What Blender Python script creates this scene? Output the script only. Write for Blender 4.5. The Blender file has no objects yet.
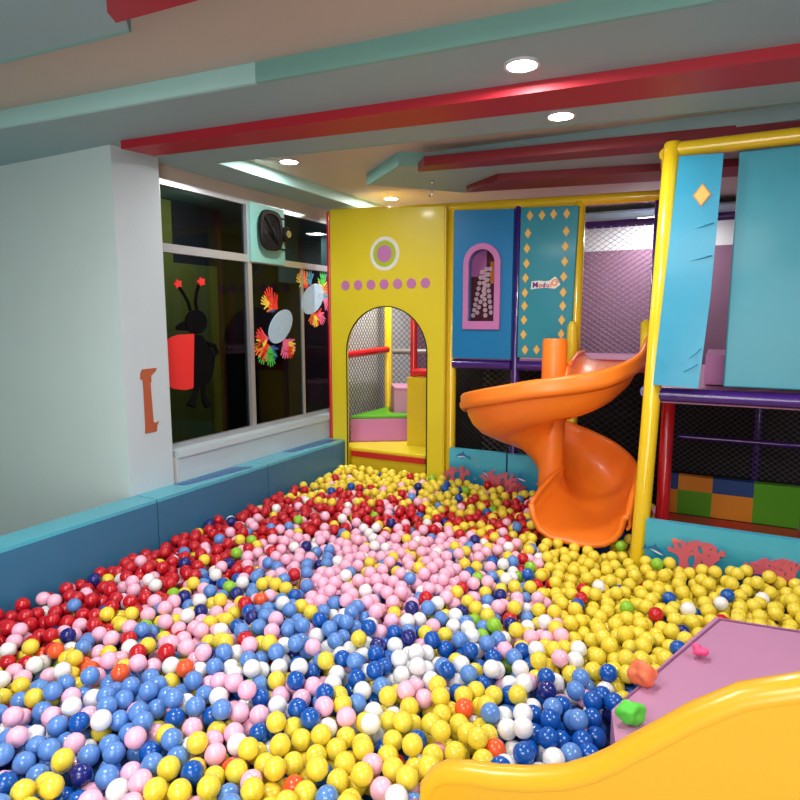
import bpy, bmesh, math, random
import numpy as np
from mathutils import Vector, Matrix
from mathutils.bvhtree import BVHTree
from mathutils.kdtree import KDTree
random.seed(7); rng = np.random.default_rng(11)
PI = math.pi
sc = bpy.context.scene
C = sc.collection

# ------------------------------------------------------------------ survey of the place (camera pose and plane picking)
FPX = 610.0; YAW = math.radians(27.5); PITCH = math.radians(7.5); EYE = Vector((0, 0, 1.6))
FWD = Vector((-math.sin(YAW)*math.cos(PITCH), math.cos(YAW)*math.cos(PITCH), -math.sin(PITCH)))
RGT = Vector((math.cos(YAW), math.sin(YAW), 0)); UPV = RGT.cross(FWD)
def at(x, y, ax, v):
    d = FWD*FPX + RGT*(x-400) - UPV*(y-400)
    return EYE + d*((v-EYE[ax])/d[ax])
def proj(P):
    q = Vector(P)-EYE; d = q.dot(FWD)
    return 400+FPX*q.dot(RGT)/d, 400-FPX*q.dot(UPV)/d, d

cd = bpy.data.cameras.new('camera'); cam = bpy.data.objects.new('camera', cd); C.objects.link(cam)
cd.sensor_width = 36; cd.lens = 36*FPX/800; cd.clip_start = .02
cam.matrix_world = Matrix(((RGT.x, UPV.x, -FWD.x, EYE.x), (RGT.y, UPV.y, -FWD.y, EYE.y), (RGT.z, UPV.z, -FWD.z, EYE.z), (0, 0, 0, 1)))
sc.camera = cam

# ------------------------------------------------------------------ materials
def lin(c):
    return tuple(((v/255)/12.92 if v/255 <= .04045 else ((v/255+.055)/1.055)**2.4) for v in c)
def mat(name, rgb, rough=.5, bump=0, bscale=20, coat=0, metal=0, var=0, vscale=4, emit=0, spec=.5, trans=0, sss=0):
    m = bpy.data.materials.new(name); m.use_nodes = True
    nt = m.node_tree; b = nt.nodes['Principled BSDF']; c = (*lin(rgb), 1)
    b.inputs['Base Color'].default_value = c
    b.inputs['Roughness'].default_value = rough; b.inputs['Metallic'].default_value = metal
    b.inputs['Specular IOR Level'].default_value = spec
    b.inputs['Coat Weight'].default_value = coat; b.inputs['Coat Roughness'].default_value = .12
    if trans: b.inputs['Transmission Weight'].default_value = trans
    if sss:
        b.inputs['Subsurface Weight'].default_value = sss; b.inputs['Subsurface Radius'].default_value = (1, .8, .6); b.inputs['Subsurface Scale'].default_value = .01
    if emit: b.inputs['Emission Color'].default_value = c; b.inputs['Emission Strength'].default_value = emit
    tc = nt.nodes.new('ShaderNodeTexCoord')
    if var:
        n = nt.nodes.new('ShaderNodeTexNoise'); n.inputs['Scale'].default_value = vscale; n.inputs['Detail'].default_value = 4
        mx = nt.nodes.new('ShaderNodeMix'); mx.data_type = 'RGBA'
        mx.inputs['A'].default_value = tuple(v*(1-var) for v in c[:3])+(1,); mx.inputs['B'].default_value = tuple(min(1, v*(1+var)) for v in c[:3])+(1,)
        nt.links.new(tc.outputs['Object'], n.inputs['Vector']); nt.links.new(n.outputs['Fac'], mx.inputs['Factor'])
        nt.links.new(mx.outputs['Result'], b.inputs['Base Color'])
    if bump:
        n = nt.nodes.new('ShaderNodeTexNoise'); n.inputs['Scale'].default_value = bscale; n.inputs['Detail'].default_value = 3
        bp = nt.nodes.new('ShaderNodeBump'); bp.inputs['Strength'].default_value = bump; bp.inputs['Distance'].default_value = .02
        nt.links.new(tc.outputs['Object'], n.inputs['Vector']); nt.links.new(n.outputs['Fac'], bp.inputs['Height']); nt.links.new(bp.outputs['Normal'], b.inputs['Normal'])
    return m
M = {}
def D(k, *a, **kw): M[k] = mat(k, *a, **kw)
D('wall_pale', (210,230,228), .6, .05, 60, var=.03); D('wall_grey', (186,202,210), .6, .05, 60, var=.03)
D('wall_cream', (190,182,174), .6, var=.04); D('wall_white', (205,210,214), .6, var=.04)
D('wall_mauve', (120,86,112), .6, var=.1); D('wall_dark', (26,20,24), .8, var=.2, vscale=2)
D('soffit', (150,182,186), .55, var=.03); D('tray', (202,192,176), .6, var=.04, vscale=1.5); D('fascia', (124,180,172), .5, var=.03)
D('fascia_baked_light', (176,226,224), .5, var=.02)  # fascia colour with reflected cove light painted in
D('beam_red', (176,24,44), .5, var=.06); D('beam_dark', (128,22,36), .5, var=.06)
D('alu', (188,190,196), .35, metal=.6, var=.06, vscale=9); D('concrete', (110,110,108), .9, var=.1)
D('vinyl_yellow', (222,204,36), .42, .12, 9, var=.03, coat=.1); D('vinyl_yellow_deep', (214,186,30), .4, .1, 9, var=.03, coat=.2)
D('tube_yellow', (232,196,32), .22, .12, 25, coat=.6, var=.04); D('tube_red', (196,24,36), .25, .12, 25, coat=.5, var=.05)
D('tube_purple', (64,32,120), .22, .15, 25, coat=.6, var=.08); D('tube_grey', (120,118,118), .35, .1, 20)
D('vinyl_blue', (8,118,176), .4, .1, 8, var=.06, coat=.1); D('vinyl_teal', (28,138,158), .4, .15, 7, var=.06, coat=.15)
D('vinyl_cyan', (20,150,186), .36, .35, 5, var=.05, coat=.2)
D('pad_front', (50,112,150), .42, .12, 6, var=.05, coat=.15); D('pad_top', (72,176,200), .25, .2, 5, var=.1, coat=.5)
D('pad_patch', (12,84,150), .3, .1, 9, coat=.3); D('seam', (24,62,92), .7)
D('lilac', (190,116,176), .45, .08, 9, var=.03); D('lilac_pale', (196,140,176), .5, .08, 9, var=.03)
D('print_white', (228,228,220), .45); D('print_green', (172,190,40), .45); D('diamond', (226,190,96), .45); D('diamond_edge', (196,140,90), .5)
D('green_vinyl', (84,164,24), .42, .1, 9, var=.05); D('red_vinyl', (190,26,34), .4, .1, 9, coat=.2)
D('net_black', (24,22,28), .8); D('net_grey', (84,82,84), .8); D('net_light', (176,160,182), .8)
D('orange', (250,130,34), .38, .03, 12, coat=.12, var=.04, sss=.1); D('orange_dark', (206,88,18), .4)
D('slide_yellow', (236,176,36), .32, .03, 10, coat=.25, var=.03, sss=.05)
D('mat_purple', (188,132,168), .55, .15, 6, var=.04); D('mat_side', (150,96,136), .55)
D('black_fabric', (13,12,14), .95, .2, 40, spec=.05); D('red_paper', (222,40,38), .7, .2, 14, var=.08); D('black_plastic', (15,14,16), .55, spec=.25)
D('cone_black', (22,21,24), .6, spec=.25); D('chrome', (190,190,196), .2, metal=.9); D('brown_paint', (168,84,52), .7, .15, 30, var=.12, vscale=18)
D('paper_blue', (168,196,218), .8, .25, 20, var=.06, vscale=20)
for k, c in dict(red=(236,60,44), orange=(248,122,44), yellow=(244,212,70), green=(70,196,76), blue=(52,96,180), pink=(238,110,160), sky=(90,170,200)).items(): D('paper_hand_'+k, c, .8, var=.05)
D('sea_coral', (206,96,112), .5); D('sea_coral_deep', (196,60,70), .5); D('sea_dolphin', (36,104,160), .4); D('sea_belly', (206,222,230), .4); D('sea_fish', (232,120,96), .4)
D('lamp', (255,250,242), .5, emit=28); D('lamp_ring', (214,214,214), .4)
D('olive', (120,128,52), .7, var=.1, vscale=3); D('maroon', (92,20,38), .6); D('corr_teal', (120,170,180), .6); D('corr_dark', (34,34,40), .8)
D('curtain', (226,232,236), .8); D('strip_pale', (222,206,206), .6); D('logo_purple', (110,50,140), .5); D('logo_red', (214,50,80), .5); D('logo_orange', (240,140,70), .5)
D('mat_orange', (222,140,30), .5); D('mat_blue', (30,70,130), .5)
D('toy_orange', (250,128,84), .5, .2, 30, sss=.1); D('toy_green', (92,214,70), .5, .2, 30, sss=.1); D('toy_pink', (250,90,150), .5, .2, 30)
def glass(name, tint, alpha, rough=.02):
    m = bpy.data.materials.new(name); m.use_nodes = True; nt = m.node_tree; nt.nodes.clear()
    o = nt.nodes.new('ShaderNodeOutputMaterial'); t = nt.nodes.new('ShaderNodeBsdfTransparent'); g = nt.nodes.new('ShaderNodeBsdfGlossy'); mx = nt.nodes.new('ShaderNodeMixShader')
    fr = nt.nodes.new('ShaderNodeFresnel'); fr.inputs['IOR'].default_value = 1.45
    ad = nt.nodes.new('ShaderNodeMath'); ad.operation = 'ADD'; ad.inputs[1].default_value = alpha
    t.inputs[0].default_value = (*lin(tint), 1); g.inputs['Roughness'].default_value = rough; g.inputs['Color'].default_value = (.3,.33,.33,1)
    nt.links.new(fr.outputs[0], ad.inputs[0]); nt.links.new(ad.outputs[0], mx.inputs[0]); nt.links.new(t.outputs[0], mx.inputs[1]); nt.links.new(g.outputs[0], mx.inputs[2]); nt.links.new(mx.outputs[0], o.inputs[0])
    M[name] = m
glass('window_glass', (158,168,166), .015); glass('clear_plastic', (235,225,235), .05, .08)
def sea_material():
    m = mat('sea_print', (20,140,170), .35, coat=.3); nt = m.node_tree; b = nt.nodes['Principled BSDF']
    tc = nt.nodes.new('ShaderNodeTexCoord'); sp = nt.nodes.new('ShaderNodeSeparateXYZ'); n = nt.nodes.new('ShaderNodeTexNoise'); n.inputs['Scale'].default_value = 5
    a = nt.nodes.new('ShaderNodeMath'); a.operation = 'MULTIPLY_ADD'; a.inputs[1].default_value = .3
    r = nt.nodes.new('ShaderNodeValToRGB'); nt.links.new(tc.outputs['Generated'], sp.inputs[0]); nt.links.new(tc.outputs['Object'], n.inputs['Vector'])
    nt.links.new(n.outputs['Fac'], a.inputs[0]); nt.links.new(sp.outputs['Z'], a.inputs[2]); nt.links.new(a.outputs[0], r.inputs[0]); nt.links.new(r.outputs[0], b.inputs['Base Color'])
    e = r.color_ramp.elements; e[0].position = .62; e[0].color = (*lin((10,84,158)), 1); e[1].position = 1.1; e[1].color = (*lin((70,178,206)), 1)
    x = e.new(.88); x.color = (*lin((16,140,176)), 1); M['sea_print'] = m
sea_material()

# ------------------------------------------------------------------ mesh helpers
def link(name, bm, m, parent=None, smooth=False, bevel=0, seg=2):
    if bevel:
        es = [e for e in bm.edges if len(e.link_faces) == 2 and e.calc_face_angle(0) > .5]
        bmesh.ops.bevel(bm, geom=es, offset=bevel, segments=seg, affect='EDGES', profile=.5, clamp_overlap=True)
    bmesh.ops.recalc_face_normals(bm, faces=bm.faces)
    me = bpy.data.meshes.new(name); bm.to_mesh(me); bm.free()
    ms = m if isinstance(m, (list, tuple)) else [m]
    for x in ms: me.materials.append(M[x] if isinstance(x, str) else x)
    if smooth:
        for p in me.polygons: p.use_smooth = True
        if smooth == 'auto': me.set_sharp_from_angle(angle=math.radians(40))
    o = bpy.data.objects.new(name, me); C.objects.link(o)
    if parent: o.parent = parent
    return o
def tag(o, label=None, cat=None, group=None, kind=None):
    for k, v in (('label', label), ('category', cat), ('group', group), ('kind', kind)):
        if v: o[k] = v
    return o
def empty(name, label, cat, group=None):
    o = bpy.data.objects.new(name, None); C.objects.link(o); o.empty_display_size = .1
    return tag(o, label, cat, group)
def box(bm, a, b, mi=0):
    vs = [bm.verts.new((x, y, z)) for x in (a[0], b[0]) for y in (a[1], b[1]) for z in (a[2], b[2])]
    for f in ((0,1,3,2),(4,6,7,5),(0,4,5,1),(2,3,7,6),(0,2,6,4),(1,5,7,3)):
        bm.faces.new([vs[i] for i in f]).material_index = mi
    return bm
def B(): return bmesh.new()
def bx(a, b): return box(B(), a, b)
def frame_of(d):
    d = d.normalized(); u = d.cross(Vector((0,0,1)) if abs(d.z) < .9 else Vector((1,0,0))).normalized(); return u, d.cross(u)
def tube(bm, pts, r, n=12, closed=False, cap=True):
    pts = [Vector(p) for p in pts]; rs = r if isinstance(r, (list, tuple)) else [r]*len(pts); rings = []
    N = len(pts); pu = None
    for i, p in enumerate(pts):
        d = (pts[(i+1) % N]-pts[i-1]) if closed else (pts[min(i+1, N-1)]-pts[max(i-1, 0)])
        d.normalize()
        if pu is None: u, w = frame_of(d)
        else: u = (pu-d*pu.dot(d)).normalized(); w = d.cross(u)
        pu = u
        rings.append([bm.verts.new(p+(u*math.cos(2*PI*k/n)+w*math.sin(2*PI*k/n))*rs[i]) for k in range(n)])
    for i in range(N if closed else N-1):
        a, b = rings[i], rings[(i+1) % N]
        for k in range(n): bm.faces.new((a[k], a[(k+1)%n], b[(k+1)%n], b[k]))
    if cap and not closed: bm.faces.new(rings[0][::-1]); bm.faces.new(rings[-1])
    return bm
def prism(outer, holes, t0, t1, fn, bm=None):
    """outline with holes in (u, v), extruded t0 -> t1, fn(u, v, t) -> point"""
    bm = bm or B(); loops = [outer]+list(holes); es = []; start = set(bm.verts)
    for L in loops:
        vs = [bm.verts.new(fn(u, v, t0)) for u, v in L]
        es += [bm.edges.new((vs[i], vs[(i+1) % len(vs)])) for i in range(len(vs))]
    g = bmesh.ops.triangle_fill(bm, edges=es, use_beauty=True)
    fs = [x for x in g['geom'] if isinstance(x, bmesh.types.BMFace)]
    ex = bmesh.ops.extrude_face_region(bm, geom=fs)
    nv = [x for x in ex['geom'] if isinstance(x, bmesh.types.BMVert)]
    o = Vector(fn(0, 0, 0)); dv = (Vector(fn(0, 0, 1))-o)*(t1-t0)
    bmesh.ops.translate(bm, verts=nv, vec=dv)
    return bm
XZ = lambda y: (lambda u, v, t: (u, y+t, v))          # panels facing -y
YZ = lambda x: (lambda u, v, t: (x+t, u, v))          # things on the window wall
XY = lambda z: (lambda u, v, t: (u, v, z+t))
def circle(cx, cy, r, n=28, ry=None, a0=0): return [(cx+r*math.cos(a0+2*PI*k/n), cy+(ry or r)*math.sin(a0+2*PI*k/n)) for k in range(n)]
def arch(x0, x1, z0, zs, n=20):
    """opening with a half-round head springing at zs"""
    r = (x1-x0)/2; c = (x0+x1)/2
    return [(x0, z0)]+[(c-r*math.cos(PI*k/n), zs+r*math.sin(PI*k/n)) for k in range(n+1)]+[(x1, z0)]
def net(name, o, u, v, w, h, cell, r, m, parent, flat=1.0):
    """diamond net on the rectangle o + u*[0,w] + v*[0,h]; strands are thin triangular cords"""
    bm = B(); o, u, v = Vector(o), Vector(u), Vector(v); n = u.cross(v).normalized(); k = flat
    for s in (1, -1):
        c = -h/k if s == 1 else 0
        lim = w if s == 1 else w+h/k
        while c < lim:
            # line: x = c + s*(y/k)
            pts = []
            ys = sorted([y for y in (0, h)] )
            y0, y1 = 0, h
            xa, xb = c, c+s*h/k
            lo, hi = 0.0, 1.0
            dx = xb-xa
            for bound, sg in ((0, 1), (w, -1)):
                # sg*(xa+dx*t-bound) >= 0
                a = sg*(xa-bound); b_ = sg*dx
                if abs(b_) < 1e-9: continue
                t = -a/b_
                if b_ > 0: lo = max(lo, t)
                else: hi = min(hi, t)
            if hi-lo > .01:
                P = o+u*(xa+dx*lo)+v*(h*lo); Q = o+u*(xa+dx*hi)+v*(h*hi)
                d = (Q-P).normalized(); sd = d.cross(n)
                ring = [[bm.verts.new(p+sd*r*math.cos(a)+n*r*math.sin(a)) for a in (0, 2.094, 4.189)] for p in (P, Q)]
                for i in range(3): bm.faces.new((ring[0][i], ring[0][(i+1)%3], ring[1][(i+1)%3], ring[1][i]))
            c += cell
    return link(name, bm, m, parent)

# ------------------------------------------------------------------ room shell
def S(name, bm, m, **k): return tag(link(name, bm, m, **k), kind='structure')
X0 = -2.87                                   # window wall
S('floor', bx((-4.7,-2.1,-.1), (2.4,5.8,0)), 'concrete')
S('wall_back', box(bx((-4.7,5.7,0), (2.4,5.8,2.2)), (-4.7,5.7,2.2), (2.4,5.8,2.7), 1), ['wall_mauve', 'wall_white'])
S('wall_right', bx((2.3,-2.1,0), (2.4,5.7,2.7)), 'wall_mauve')
S('wall_front', bx((-4.7,-2.1,0), (2.3,-2.0,2.7)), 'wall_cream')
S('wall_outer_left', bx((-4.7,-2.0,0), (-4.6,5.7,2.7)), 'wall_pale')
S('wall_left', box(box(box(B(), (X0-.08,2.445,0), (X0+.09,4.4,.80)), (X0-.08,2.5,2.385), (X0+.02,4.4,2.56)), (X0-.08,4.4,0), (X0+.02,5.7,2.56)), 'wall_cream')
S('trim_1', bx((X0-.05,2.5,.80), (X0+.12,4.32,.835)), 'wall_grey', bevel=.004)
S('trim_2', bx((X0+.09,2.5,.60), (X0+.10,4.32,.80)), 'wall_grey')
# pillar, with the wall running off to its left
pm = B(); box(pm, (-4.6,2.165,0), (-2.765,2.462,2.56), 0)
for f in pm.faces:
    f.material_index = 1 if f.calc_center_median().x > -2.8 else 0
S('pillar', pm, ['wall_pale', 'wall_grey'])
# window
wi = tag(bpy.data.objects.new('window_1', None), kind='structure'); C.objects.link(wi)
fr = B()
def bar(y0, y1, z0, z1, d=.025): box(fr, (X0-.01, y0, z0), (X0+d, y1, z1))
bar(2.5,4.36,.835,.865); bar(2.5,4.36,2.36,2.39); bar(2.5,2.535,.865,2.36); bar(3.245,3.285,.865,2.36); bar(2.535,3.245,1.985,2.035); bar(3.285,4.36,1.985,2.03)
bar(3.86,3.885,.865,1.985,.01); bar(4.33,4.36,.865,2.36)
link('window_frame', fr, 'alu', wi, bevel=.003)
for a, b, c, d in ((2.535,3.245,.865,1.985),(2.535,3.245,2.035,2.36),(3.285,4.33,.865,1.985),(3.285,4.33,2.03,2.36)):
    gb = B(); gb.faces.new([gb.verts.new((X0, y, z)) for y, z in ((a,c),(b,c),(b,d),(a,d))]); gb.faces.ensure_lookup_table(); gb.normal_update()
    go = link('pane', gb, 'window_glass', wi)
    if go.data.polygons[0].normal.x < 0: go.data.flip_normals()
# corridor beyond the glass
S('wall_corridor', bx((-4.55,2.55,0), (-4.5,5.65,2.6)), 'corr_dark')
def corridor(name, y0, y1, z0, z1, m, x=-4.45): S(name, bx((x-.03, y0, z0), (x, y1, z1)), m)
corridor('trim_3', 3.1, 4.55, .3, 2.3, 'olive', -4.44); corridor('trim_4', 4.58, 4.68, 0, 2.5, 'maroon'); corridor('trim_5', 5.3, 5.62, 2.0, 2.6, 'corr_teal', -4.2)
corridor('trim_6', 4.78, 4.86, 1.3, 1.9, 'maroon'); corridor('trim_7', 5.0, 5.55, 1.0, 2.1, 'corr_dark', -4.4)
S('trim_8', bx((-3.6,5.2,1.9), (-3.3,5.6,2.55)), 'corr_teal')
# curtain-pale wall seen through the side net
S('wall_olive', box(bx((-3.64,2.6,.62),(-3.6,3.74,2.46)), (-3.64,3.3,2.02),(-3.598,3.74,2.46),1), ['olive','corr_dark']); S('trim_23', bx((-3.66,3.75,0),(-3.6,3.80,2.46)), 'maroon')
S('trim_9', bx((-2.845,4.4,.3), (-2.835,5.7,2.5)), 'curtain')

# ceiling: soffit with two trays, drawn at its real heights
Z0, ZT, ZB = 2.47, 2.54, 2.43
S('ceiling', bx((-4.7,-2.1,2.60), (2.4,5.8,2.7)), 'tray')
def P2(x, y, z=Z0): p = at(x, y, 2, z); return (p.x, p.y)
def ext(a, b, x):            # carry the line a-b on to x
    t = (x-a[0])/(b[0]-a[0]); return (x, a[1]+(b[1]-a[1])*t)
bl, br = P2(100,110), P2(700,4)
q1 = P2(129,31); q2 = (q1[0]+.10, q1[1]-.10)
t1 = [ext(bl, br, -3.6), bl, br, ext(bl, br, 1.9), (1.9,q2[1]), q2, q1, (-3.6,q1[1]-.16)]
c0 = P2(216,163); c1 = P2(400,143); c2 = P2(700,112); cf = P2(360,208)
cfar = (c0[0]+(cf[0]-c0[0])*1.9, c0[1]+(cf[1]-c0[1])*1.9)
t2 = [c0, c1, c2, ext(c1, c2, 1.9), (1.9,5.4), (cfar[0],5.4)]
S('trim_10', prism([(-4.6,-2.0),(2.3,-2.0),(2.3,5.7),(-4.6,5.7)], [t1, t2], 0, .015, XY(Z0)), 'soffit')
S('trim_11', bx((-4.6,-2.0,ZT), (2.3,5.7,ZT+.02)), 'tray')
def fascia(name, a, b, m, z0=Z0-.001, z1=ZT, th=.009):
    bm = B(); d = Vector((b[0]-a[0], b[1]-a[1], 0)).normalized(); n = Vector((-d.y, d.x, 0))*th
    A, Bq = Vector((*a, 0)), Vector((*b, 0))
    vs = [bm.verts.new(p+Vector((0,0,z))) for z in (z0, z1) for p in (A-n, Bq-n, Bq+n, A+n)]
    for f in ((0,1,2,3),(7,6,5,4),(0,4,5,1),(1,5,6,2),(2,6,7,3),(3,7,4,0)): bm.faces.new([vs[i] for i in f])
    return S(name, bm, m)
bmid = P2(257,83)
fascia('trim_12', ext(bl, br, -3.6), bmid, 'fascia_baked_light'); fascia('trim_13', bmid, ext(bl, br, 1.9), 'fascia')  # left stretch is paler: reflected light baked into its colour
fascia('trim_14', c0, (cfar[0],5.4), 'fascia_baked_light'); fascia('trim_15', c0, c1, 'fascia'); fascia('trim_16', c1, ext(c1, c2, 1.9), 'fascia')  # window-side run also has the lit look in its colour
fascia('trim_17', (-3.6,q1[1]-.16), q1, 'fascia'); fascia('trim_18', q2, (1.9,q2[1]), 'fascia')
# dropped platform inside the far tray
pa, pb, pc = P2(368,185), P2(400,165), P2(423,166)
pd = P2(464,193)
plat = [pa, pb, pc, ext(pb, pc, 1.8), (1.8,5.0), (pd[0],5.0) if pd[1] > 5 else ext(pa, pd, 1.8), pd]
plat = [pa, pb, pc, (1.8, pc[1]+.05), (1.8, pd[1]+.55), pd]
S('trim_19', prism(plat, [], 0, ZT-Z0, XY(Z0+.002)), ['soffit'])
for i, (a, b) in enumerate(((pa, pb), (pb, pc))): fascia('trim_%d' % (20+i), a, b, 'fascia', Z0-.004, ZT)
# red boxed beams
def beam(name, front, back, z0, z1, m, x_end=1.9):
    f0, f1 = [P2(*p, z0) for p in front]; b0, b1 = [P2(*p, z0) for p in back]
    return S(name, prism([f0, ext(f0, f1, x_end), ext(b0, b1, x_end), b0], [], 0, z1-z0, XY(z0)), m)
beam('beam_red_front', ((121,149),(700,70)), ((154,156),(700,93)), ZB, Z0+.01, 'beam_red')
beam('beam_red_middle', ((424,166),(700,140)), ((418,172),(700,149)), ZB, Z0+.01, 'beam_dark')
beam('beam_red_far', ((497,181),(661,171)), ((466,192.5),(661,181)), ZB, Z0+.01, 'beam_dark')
S('beam_red_near', prism([P2(107,12,ZB), P2(116,23,ZB), P2(200,0,ZB), (1.9, P2(200,0,ZB)[1]+.3), (1.9, 1.15), (-1.45,1.15)], [], 0, Z0-ZB+.01, XY(ZB)), 'beam_red')
# hook
hk = at(432,181,2,Z0); hb = B(); tube(hb, [hk, hk-Vector((0,0,.07)), hk-Vector((.0,0,.085)), hk-Vector((.012,0,.095)), hk-Vector((.024,0,.085))], .004, 8); tube(hb, [hk, hk-Vector((0,0,.008))], .014, 14)
tag(link('ceiling_hook', hb, 'chrome', smooth='auto'), 'small metal hook hanging from the ceiling above the yellow arched panel', 'hook')

# downlights
LT = [((522,64), Z0, 'round white downlight lit in the soffit, nearest and largest'), ((561,115), Z0, 'round white downlight lit just behind the long red beam'),
      ((289,161), ZT, 'round white downlight lit in the beige tray above the window'), ((391,198), ZT, 'round downlight lit low over the yellow arched panel with pinkish glow'),]
def downlight(p, label, e=10):
    d = empty('downlight', label, 'ceiling light', 'round ceiling downlights'); d.location = p
    r = prism(circle(0,0,.062,32), [circle(0,0,.052,32)], -.008, 0, XY(0)); link('trim_ring', r, 'lamp_ring', d)
    link('diffuser', prism(circle(0,0,.052,32), [], -.006, -.001, XY(0)), 'lamp', d)
    ld = bpy.data.lights.new('downlight_lamp', 'AREA'); ld.shape = 'DISK'; ld.size = .1; ld.energy = e; ld.color = (1,.96,.92)
    lo = bpy.data.objects.new('downlight_lamp', ld); C.objects.link(lo); lo.parent = d; lo.location = (0,0,-.012)
for (x, y), z, lab in LT: downlight(at(x, y, 2, z), lab)
def area(name, loc, size, e, rot=(0,0,0), col=(1,.97,.93)):
    ld = bpy.data.lights.new(name, 'AREA'); ld.shape = 'SQUARE'; ld.size = size; ld.energy = e; ld.color = col
    lo = bpy.data.objects.new(name, ld); C.objects.link(lo); lo.location = loc; lo.rotation_euler = rot
area('room_light_near', (-.4,-.6,2.42), 1.6, 75, (math.radians(22),0,0))
area('added_rear_fill', (.4,-1.9,1.25), 1.8, 60, (math.radians(96),0,math.radians(8)))  # added fill behind the camera, facing forward; no window there
area('room_light_left', (-1.7,.7,2.42), .5, 26)
area('room_light_right', (1.3,1.6,2.42), .7, 26)
area('play_area_lamp', (-.5,5.35,2.44), .25, 16); area('added_stair_fill', (-2.4,4.75,2.38), .15, 16)  # second one is an added fill to brighten the backdrop behind the side net
area('added_corridor_fill', (-3.12,3.2,2.43), .2, 4, (0,math.radians(25),0)); area('added_corridor_fill', (-3.7,5.0,2.43), .2, 2)  # unseen fills added so the surfaces beyond the glass show up
w = bpy.data.worlds.new('world'); sc.world = w; w.use_nodes = True
w.node_tree.nodes['Background'].inputs[0].default_value = (.9,.95,1,1); w.node_tree.nodes['Background'].inputs[1].default_value = .25

# ------------------------------------------------------------------ play structure
PSY, PRY = 4.1, 3.15
ps = empty('play_structure', 'indoor play structure with padded posts, nets and yellow, blue and teal panels', 'play structure')
def post(x, y, z0, z1, m, r=.036, x1=None): return link('post', tube(B(), [(x,y,z0),(x if x1 is None else x1,y,z1-.01),((x if x1 is None else x1),y,z1)], [r,r,r*.8], 20), m, ps, smooth='auto')
def rail(a, b, m, r=.034):
    a, b = Vector(a), Vector(b); bm = tube(B(), [a, b], r, 20)
    n = max(1, int((b-a).length/.22))
    for k in range(1, n): c = a+(b-a)*(k/n); d = (b-a).normalized()*.002; tube(bm, [c-d, c+d], r+.0015, 20)
    return link('rail', bm, m, ps, smooth='auto')
ZTOP = 2.365
link('edge_strip', bx((-1.768,4.055,.1),(-1.745,4.12,2.385)), 'vinyl_yellow_deep', ps)
link('edge_tube', tube(B(), [(-2.742,4.07,.2),(-2.742,4.07,2.43)], .019, 16), 'tube_red', ps, smooth='auto')
post(-1.727, 4.13, 0, ZTOP, 'tube_yellow'); post(-.845, 4.13, 0, ZTOP, 'tube_yellow'); post(-.375, 4.13, 0, ZTOP-.04, 'tube_purple', .022)
post(-.305, PRY, 0, 2.40, 'tube_yellow', .04, -.238)
post(-1.245, 4.13, 0, ZTOP, 'tube_purple', .03)
post(.55, PRY, 0, 2.40, 'tube_yellow', .04)
rail((-2.72,4.13,2.425), (-1.72,4.13,2.385), 'tube_yellow'); rail((-1.74,4.13,2.385), (-.30,4.13,2.345), 'tube_yellow'); rail((-.27,PRY,2.365), (.95,PRY,2.365), 'tube_yellow')
rail((-1.70,4.11,1.285), (-1.27,4.11,1.285), 'tube_purple'); rail((-1.22,4.11,1.285), (-.87,4.11,1.285), 'tube_purple')
rail((-.24,PRY+.01,1.245), (.52,PRY+.01,1.245), 'tube_purple')
rail((-1.70,5.2,2.355), (.5,5.2,2.355), 'tube_purple', .03); post(.3, 5.2, 0, ZTOP, 'tube_purple', .03)
post(-2.70, 4.95, 0, 2.4, 'tube_yellow', .034)
rail((-2.72,4.2,1.31), (-2.70,4.93,1.33), 'tube_red', .03); rail((-2.66,4.97,1.31), (-1.8,5.2,1.31), 'tube_grey', .026)
post(-2.215, 4.5, 1.138, 2.38, 'tube_red', .03); rail((-2.2,4.47,1.174), (-1.92,4.47,1.174), 'tube_red', .034)
# side rails joining the front and rear planes
rail((-.31,4.1,2.345), (-.27,3.2,2.365), 'tube_yellow', .03); rail((-.33,4.1,1.25), (-.30,3.2,1.25), 'tube_purple', .03)
# arched yellow panel
ap = link('arched_panel', prism([(-2.722,.2),(-2.577,.2)]+arch(-2.577,-1.888,.2,1.352)[1:-1]+[(-1.888,.2),(-1.757,.2),(-1.757,2.392),(-2.722,2.44)], [], 0, .022, XZ(4.05)), 'vinyl_yellow', ps, bevel=.005)
ab = B(); pts = [(u, 4.049, v) for u, v in arch(-2.579,-1.886,.2,1.352)]; tube(ab, pts, .005, 6); link('arch_piping', ab, 'net_black', ap)
for r, d, m, n in ((.124,.003,'print_white','white_ring'),(.096,.005,'print_green','green_ring'),(.062,.007,'lilac','lilac_disc')):
    link(n, prism(circle(-2.236,2.085,r,40), [], -d, 0, XZ(4.05)), m, ap)
for i in range(7): link('lilac_dot', prism(circle(-2.582+.1135*i,1.862,.037,28), [], -.004, 0, XZ(4.05)), 'lilac', ap)
# blue panel with the arched window
hole = arch(-1.572,-1.385,1.59,1.985)[::1]
bp_ = link('window_panel', prism([(-1.692,1.33),(-1.262,1.33),(-1.262,2.332),(-1.692,2.355)], [hole], 0, .045, XZ(4.065)), 'vinyl_blue', ps)
link('window_frame', prism(arch(-1.612,-1.342,1.532,1.985), [hole], -.018, .005, XZ(4.065)), 'lilac', bp_, bevel=.004)
wb = B(); wb.faces.new([wb.verts.new((u, 4.087, v)) for u, v in hole]); link('window_pane', wb, 'clear_plastic', bp_)
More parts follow.
